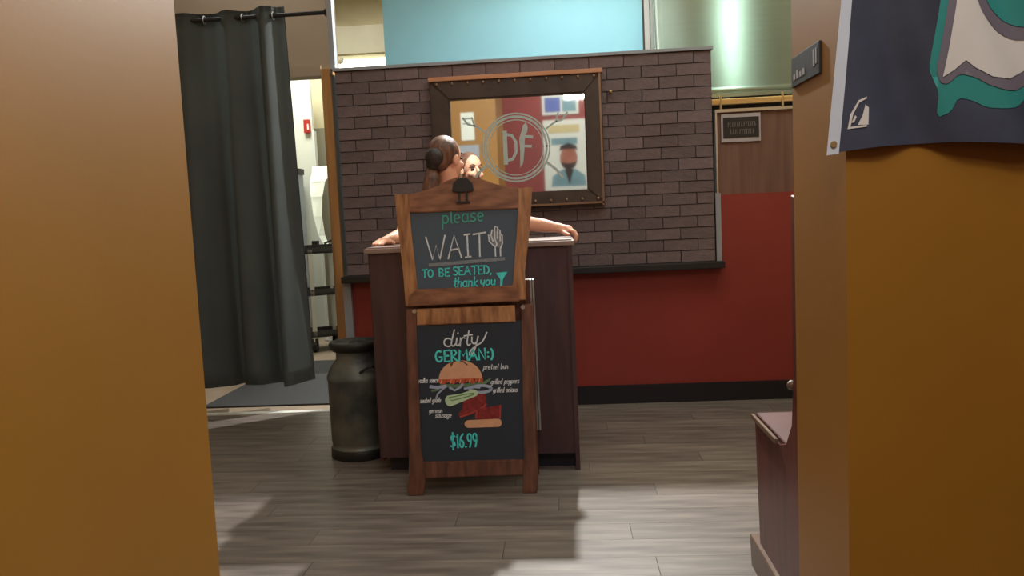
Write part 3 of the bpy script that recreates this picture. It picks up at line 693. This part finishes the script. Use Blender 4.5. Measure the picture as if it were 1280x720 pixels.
bm = bmesh.new(); prism(bm, P, [(-.476, 1.325), (-.470, 1.355), (-.452, 1.375), (-.429, 1.381), (-.406, 1.375), (-.388, 1.355), (-.382, 1.325), (-.400, 1.318), (-.458, 1.318)], .016, .005, bev=.003); link('jaw', done(bm), 'black', cl)
bm = bmesh.new()
for px in (-.446, -.414): prism(bm, P, [(px - .004, 1.32), (px + .004, 1.32), (px + .004 * 1, 1.275), (px - .004, 1.275)], .012, .005)
prism(bm, P, [(-.46, 1.278), (-.40, 1.278), (-.40, 1.270), (-.46, 1.270)], .012, .005)
link('lever', done(bm), 'black', cl)
bm = bmesh.new(); cyl(bm, P(-.436, 1.378, .004), P(-.434, 1.398, .004), .007, n=12); link('knob', done(bm), 'silver', cl)

# ------------------------------------------------------------------ bench
bn = thing('waiting_bench', (1.15, 2.4, 0), 'dark red-brown wooden bench backing onto the ochre wall at the right', 'bench')
def yz_prism(name, pts, x0, x1, m, parent=bn, bev=.003):
    bm = bmesh.new(); a = [bm.verts.new((x0, y_, z_)) for y_, z_ in pts]; b_ = [bm.verts.new((x1, y_, z_)) for y_, z_ in pts]
    bm.faces.new(a); bm.faces.new(b_)
    for k in range(len(pts)): bm.faces.new((a[k], b_[k], b_[(k + 1) % len(pts)], a[(k + 1) % len(pts)]))
    bmesh.ops.recalc_face_normals(bm, faces=bm.faces)
    if bev: bmesh.ops.bevel(bm, geom=bm.edges[:], offset=bev, segments=1, affect='EDGES')
    return link(name, done(bm), m, parent)
side = [(2.115, .0), (2.115, 1.22), (2.168, 1.225), (2.172, .72), (2.19, .60), (2.25, .53), (2.33, .505), (2.620, .505), (2.60, .30), (2.58, .106), (2.58, .0)]
yz_prism('side_panel', side, .60, .625, 'bench'); yz_prism('side_panel', side, 1.70, 1.725, 'bench')
yz_prism('seat', [(2.17, .505), (2.17, .525), (2.625, .525), (2.625, .505)], .606, 1.72, 'bench_seat')
yz_prism('front_panel', [(2.555, .0), (2.59, .50), (2.605, .50), (2.57, .0)], .625, 1.70, 'bench')
yz_prism('backrest', [(2.12, .50), (2.12, 1.21), (2.145, 1.21), (2.155, .50)], .625, 1.70, 'bench')
yz_prism('seat_edging', [(2.33, .505), (2.33, .521), (2.628, .521), (2.628, .505)], .590, .600, 'bench_trim', bev=.001)
yz_prism('plinth', [(2.13, 0), (2.13, .102), (2.66, .102), (2.64, .0)], .585, 1.735, 'bench_trim')
bm = bmesh.new(); ball(bm, (.603, 2.19, .71), .014); link('knob', done(bm, smooth=True), 'bench_trim', bn)

# ------------------------------------------------------------------ small sign on the door jamb (faces -x)
js = thing('jamb_sign', (.585, 1.975, 1.49), 'small black sign plate on the ochre doorway reveal', 'sign')
box('plate', .584, .59, 1.868, 2.086, 1.49, 1.562, 'sign_black', js, bev=.0015)
for y_, h_ in ((2.06, .014), (2.035, .020), (2.01, .013), (1.985, .016)): box('letter_stroke', .583, .584, y_ - .009, y_ + .006, 1.506, 1.506 + h_, 'sign_border', js)
box('letter_stroke', .583, .584, 1.885, 1.892, 1.515, 1.55, 'sign_border', js); box('letter_stroke', .583, .584, 1.90, 1.91, 1.512, 1.55, 'sign_border', js)

# ------------------------------------------------------------------ flag
fg = thing('flag', (1.2, 1.69, 1.3), 'charcoal team flag with teal and white emblem hanging on the ochre wall', 'flag')
FX0, FX1, FZ0, FZ1 = .562, 2.05, 1.300, 2.22
def drape(x, z):
    t = (x - FX0); d = 0.012 + 0.010 * t
    d += 0.013 * math.sin(t * 26 + (z - 1.3) * 11) * min(1, t * 6) + .006 * math.sin(t * 47 + z * 17) * min(1, t * 5)
    d += 0.030 * max(0, min(1, (t - .12) * 3)) 
    return max(.006, d + .006)
def hoistx(z): return .546 + (z - 1.3) * .105
def FP(x, z, off=0.0):
    s_ = (hoistx(z) - FX0) * max(0, 1 - (x - FX0) / .25)
    zz = z + .012 * math.sin((x - FX0) * 9) * max(0, 1 - (z - 1.3) / .2)
    return Vector((x + s_, 1.72 - drape(x, z) - off, zz))
def cut(bm, pts, mi, step=.02):
    vs = [bm.verts.new((x, 0, z)) for x, z in pts]; f = bm.faces.new(vs)
    r_ = bmesh.ops.triangulate(bm, faces=[f])
    return r_
def flag_mesh(polys, off, mats_, name, parent):
    bm = bmesh.new()
    for pts, mi in polys:
        b2 = bmesh.new(); vs = [b2.verts.new((x, 0, z)) for x, z in pts]; f = b2.faces.new(vs); b2.normal_update(); bmesh.ops.triangulate(b2, faces=[f])
        xs_ = [p[0] for p in pts]; zs_ = [p[1] for p in pts]
        for ax, lo, hi in ((0, min(xs_), max(xs_)), (2, min(zs_), max(zs_))):
            k = math.floor(lo / .0125) + 1
            while k * .0125 < hi:
                co = [0, 0, 0]; no = [0, 0, 0]; co[ax] = k * .0125; no[ax] = 1
                bmesh.ops.bisect_plane(b2, geom=b2.verts[:] + b2.edges[:] + b2.faces[:], plane_co=co, plane_no=no); k += 1
        bmesh.ops.triangulate(b2, faces=b2.faces[:])
        base = len(bm.verts); mp = {}
        for v in b2.verts: mp[v] = bm.verts.new(FP(v.co.x, v.co.z, off + mi * .0016))
        for f in b2.faces:
            try: nf = bm.faces.new([mp[v] for v in f.verts]); nf.material_index = mi; nf.smooth = True
            except ValueError: pass
        b2.free()
    me = bpy.data.meshes.new(name)
    for f in bm.faces:
        f.normal_update()
        if f.normal.y > 0: f.normal_flip()
    bm.to_mesh(me); bm.free(); return link(name, me, mats_, parent)
fb = flag_mesh([([(FX0, FZ0), (FX1, FZ0), (FX1, FZ1), (FX0, FZ1)], 0)], 0, 'flag', 'cloth', fg)
flag_mesh([([(FX0 - .001, FZ0 - .003), (FX0 + .022, FZ0 - .003), (FX0 + .022, FZ1), (FX0 - .001, FZ1)], 0)], .0015, 'flag_hoist', 'hoist_band', fg)
for gz in (1.318, 2.19):
    bm = bmesh.new(); c = FP(FX0 + .010, gz, .003); cyl(bm, c + Vector((0, .002, 0)), c - Vector((0, .002, 0)), .0065, n=16); link('grommet', done(bm), 'brass', fg)
E_ = [
 # teal border (outer), grey border, white field
 ([(.745, 1.64), (.738, 1.59), (.722, 1.50), (.718, 1.455), (.728, 1.43), (.738, 1.405), (.738, 1.352), (.760, 1.362), (.772, 1.392), (.80, 1.385), (.826, 1.370), (.86, 1.368), (.885, 1.372), (.915, 1.400), (.96, 1.43), (.96, 1.64)], 0),
 ([(.758, 1.64), (.752, 1.58), (.738, 1.50), (.730, 1.455), (.738, 1.425), (.752, 1.420), (.775, 1.442), (.805, 1.432), (.83, 1.415), (.862, 1.405), (.885, 1.405), (.92, 1.425), (.96, 1.45), (.96, 1.64)], 1),
 ([(.772, 1.64), (.768, 1.58), (.756, 1.51), (.742, 1.435), (.762, 1.448), (.786, 1.468), (.803, 1.452), (.835, 1.432), (.870, 1.428), (.895, 1.440), (.96, 1.475), (.96, 1.64)], 2),
 ([(.80, 1.64), (.815, 1.57), (.845, 1.525), (.88, 1.505), (.92, 1.503), (.96, 1.51), (.96, 1.64)], 3),
 ([(.815, 1.64), (.832, 1.575), (.862, 1.542), (.90, 1.526), (.96, 1.53), (.96, 1.64)], 4),
]
def round_poly(p, it=2):
    for _ in range(it):
        q = []
        for a, e in zip(p, p[1:] + p[:1]): q += [(a[0] * .8 + e[0] * .2, a[1] * .8 + e[1] * .2), (a[0] * .2 + e[0] * .8, a[1] * .2 + e[1] * .8)]
        p = q
    return p
E_ = [([(x_ + .024, z_) for x_, z_ in (p_ if m_ == 2 else round_poly(p_, 2 if m_ > 2 else 1))], m_) for p_, m_ in E_]
flag_mesh(E_, .0012, ['flag_teal', 'flag_grey', 'flag_white', 'flag_grey', 'flag_teal'], 'emblem', fg)
flag_mesh([([(x_ + .006, z_) for x_, z_ in p_], 0) for p_, _m in [([(.590, 1.345), (.593, 1.375), (.606, 1.402), (.622, 1.408), (.622, 1.404), (.608, 1.397), (.598, 1.374), (.595, 1.349), (.625, 1.349), (.625, 1.345)], 0),
           ([(.608, 1.351), (.628, 1.349), (.627, 1.385), (.620, 1.392), (.616, 1.370)], 0), ([(.596, 1.357), (.602, 1.372), (.605, 1.368), (.601, 1.357)], 0)]], .002, 'flag_white', 'small_crest', fg)

# ------------------------------------------------------------------ person at the host stand
pr = thing('person', (-.62, 4.42, 0), 'person with brown tied-back hair behind the host stand, hands on its top, facing the mirror', 'person')
def remesh(bm, voxel, smooth_it=3):
    me = done(bm, 'tmp'); o = bpy.data.objects.new('tmp', me); COL.objects.link(o)
    md = o.modifiers.new('r', 'REMESH'); md.mode = 'VOXEL'; md.voxel_size = voxel; md.use_smooth_shade = True
    s_ = o.modifiers.new('s', 'SMOOTH'); s_.factor = .5; s_.iterations = smooth_it
    dg = bpy.context.evaluated_depsgraph_get(); dg.update()
    out = bpy.data.meshes.new_from_object(o.evaluated_get(dg)); bpy.data.objects.remove(o)
    for p_ in out.polygons: p_.use_smooth = True
    return out
def limb(bm, pts, n=18):
    """pts: (x,y,z,r) tapered chain"""
    for a, b_ in zip(pts, pts[1:]):
        cyl(bm, a[:3], b_[:3], a[3], b_[3], n=n)
    for a in pts: ball(bm, a[:3], a[3], u=n, v=12)
HX, HY, HZ = -.622, 4.40, 1.535
HR = Matrix.Rotation(R(-38), 4, 'Z')         # head turned to the picture's right; local +Y is the face
def H(x, y, z): return tuple(Vector((HX, HY, HZ)) + (HR @ Vector((x, y, z))))
bm = bmesh.new()
ball(bm, H(0, -.012, .025), .074, .092, .092, 28, 18, HR); ball(bm, H(0, .022, -.035), .056, .068, .078, 24, 16, HR)
ball(bm, H(0, .068, -.085), .022, .020, .018, rot=HR)                                     # chin
limb(bm, [(*H(0, .088, .005), .010), (*H(0, .108, -.028), .013)])                         # nose
for s_ in (-1, 1):
    ball(bm, H(s_ * .075, -.005, -.012), .010, .020, .032, rot=HR)                          # ears
    ball(bm, H(s_ * .035, .062, -.035), .024, .022, .022, rot=HR)                          # cheeks
limb(bm, [(HX, HY - .01, HZ - .07, .050), (-.622, 4.405, 1.40, .054), (-.62, 4.41, 1.33, .06)])
# torso
for c, r_ in (((-.62, 4.42, 1.26), (.17, .10, .12)), ((-.62, 4.42, 1.12), (.15, .105, .16)), ((-.62, 4.42, .98), (.155, .11, .14)), ((-.62, 4.43, .88), (.17, .12, .12))):
    ball(bm, c, *r_, 28, 16)
limb(bm, [(-.80, 4.42, 1.305, .052), (-.62, 4.42, 1.35, .06), (-.44, 4.42, 1.305, .052)])
for s_ in (-1, 1):
    limb(bm, [(-.62 + s_ * .085, 4.43, .86, .095), (-.62 + s_ * .10, 4.44, .48, .062), (-.62 + s_ * .10, 4.42, .40, .055), (-.62 + s_ * .105, 4.41, .28, .055), (-.62 + s_ * .11, 4.42, .09, .036)])
    limb(bm, [(-.62 + s_ * .11, 4.40, .045, .036), (-.62 + s_ * .125, 4.50, .035, .034), (-.62 + s_ * .13, 4.56, .025, .024)])
# arms: right in the picture
RA = [(-.44, 4.42, 1.30, .050), (-.285, 4.31, 1.215, .041), (-.20, 4.20, 1.165, .040), (-.10, 4.09, 1.150, .034), (-.045, 4.045, 1.140, .026), (-.02, 4.02, 1.135, .025)]
limb(bm, RA)
LA = [(-.80, 4.42, 1.30, .050), (-.86, 4.36, 1.20, .041), (-.865, 4.26, 1.135, .038), (-.885, 4.12, 1.12, .032), (-.90, 4.03, 1.112, .024)]
limb(bm, LA)
# palms and fingers
limb(bm, [(-.02, 4.025, 1.132, .024), (.022, 3.995, 1.126, .022), (.024, 4.02, 1.128, .020), (-.01, 4.045, 1.132, .022)])
for k, (fy, ln) in enumerate(((3.972, 0), (3.990, .006), (4.009, .004), (4.026, -.004))):
    limb(bm, [(.020, fy + .006, 1.126, .0105), (.046 + ln, fy, 1.116, .0100), (.058 + ln, fy - .003, 1.094, .0092), (.056 + ln * .6, fy - .004, 1.070, .0082)], n=10)
limb(bm, [(-.01, 4.00, 1.125, .0125), (.005, 3.965, 1.108, .0115), (.024, 3.945, 1.102, .0095)], n=10)
limb(bm, [(-.90, 4.03, 1.112, .024), (-.912, 3.985, 1.108, .020), (-.893, 3.985, 1.108, .018), (-.925, 4.0, 1.108, .018)])
for k, (fx, ln) in enumerate(((-.934, -.012), (-.918, .0), (-.902, .004), (-.886, -.004))):
    limb(bm, [(fx, 3.985, 1.108, .0100), (fx - .006, 3.950 - ln, 1.106, .0095), (fx - .010, 3.924 - ln, 1.099, .0085), (fx - .012, 3.905 - ln, 1.095, .0078)], n=10)
limb(bm, [(-.880, 4.01, 1.108, .0115), (-.862, 3.985, 1.101, .0105), (-.850, 3.965, 1.098, .009)], n=10)
body = link('body', remesh(bm, .0045, 3), 'skin', pr)
# hair
bm = bmesh.new()
ball(bm, H(0, -.024, .034), .082, .092, .093, 28, 18, HR)
ball(bm, H(0, -.058, -.012), .064, .050, .062, 24, 16, HR)
h = link('hair', remesh(bm, .006, 2), 'hair', pr)
bm = bmesh.new(); ball(bm, H(.015, -.108, .006), .052, .038, .052); ball(bm, H(-.005, -.10, -.03), .040, .034, .038); link('hair_bun', remesh(bm, .006, 2), 'hair_dark', pr)
bm = bmesh.new(); limb(bm, [(*H(-.03, -.09, -.05), .032), (-.700, 4.325, 1.42, .044), (-.715, 4.315, 1.34, .046), (-.70, 4.32, 1.26, .02)]); link('ponytail', remesh(bm, .006, 2), 'hair', pr)
for s_ in (-1, 1):
    bm = bmesh.new(); ball(bm, H(s_ * .030, .074, .002), .013, .010, .008, rot=HR); link('eye', done(bm, smooth=True), 'eye', pr)
    bm = bmesh.new(); limb(bm, [(*H(s_ * .016, .086, .026), .004), (*H(s_ * .032, .084, .032), .0045), (*H(s_ * .048, .070, .027), .003)], n=8); link('eyebrow', done(bm, smooth=True), 'hair_dark', pr)
bm = bmesh.new(); limb(bm, [(*H(-.020, .084, -.058), .005), (*H(0, .092, -.057), .0075), (*H(.020, .084, -.058), .005)], n=8); link('lips', done(bm, smooth=True), 'lip', pr)
# clothes
bm = bmesh.new()
for c, r_ in (((-.62, 4.42, 1.25), (.185, .115, .125)), ((-.62, 4.42, 1.10), (.165, .12, .17)), ((-.62, 4.42, .95), (.172, .126, .14)), ((-.62, 4.43, .86), (.182, .13, .08))): ball(bm, c, *r_, 28, 16)
limb(bm, [(-.80, 4.42, 1.300, .060), (-.62, 4.42, 1.295, .078), (-.44, 4.42, 1.300, .060)])
limb(bm, [(-.44, 4.42, 1.30, .060), (-.335, 4.345, 1.255, .056)]); limb(bm, [(-.80, 4.42, 1.30, .060), (-.843, 4.375, 1.24, .055)])
link('shirt', remesh(bm, .008, 3), 'shirt', pr)
bm = bmesh.new(); ball(bm, (-.62, 4.435, .85), .185, .135, .11, 28, 16)
for s_ in (-1, 1): limb(bm, [(-.62 + s_ * .085, 4.43, .84, .106), (-.62 + s_ * .10, 4.44, .46, .076), (-.62 + s_ * .107, 4.42, .10, .062)])
link('trousers', remesh(bm, .008, 2), 'trouser', pr)
for s_ in (-1, 1):
    bm = bmesh.new(); limb(bm, [(-.62 + s_ * .11, 4.39, .05, .047), (-.62 + s_ * .125, 4.50, .045, .045), (-.62 + s_ * .132, 4.57, .038, .036)])
    add_box(bm, -.62 + s_ * .12 - .04, -.62 + s_ * .12 + .04, 4.35, 4.58, .0, .03)
    link('shoe', remesh(bm, .007, 2), 'black', pr)
# drop generic object names never used
for o in list(bpy.data.objects):
    if o.type == 'MESH' and o.data.users == 0: bpy.data.objects.remove(o)
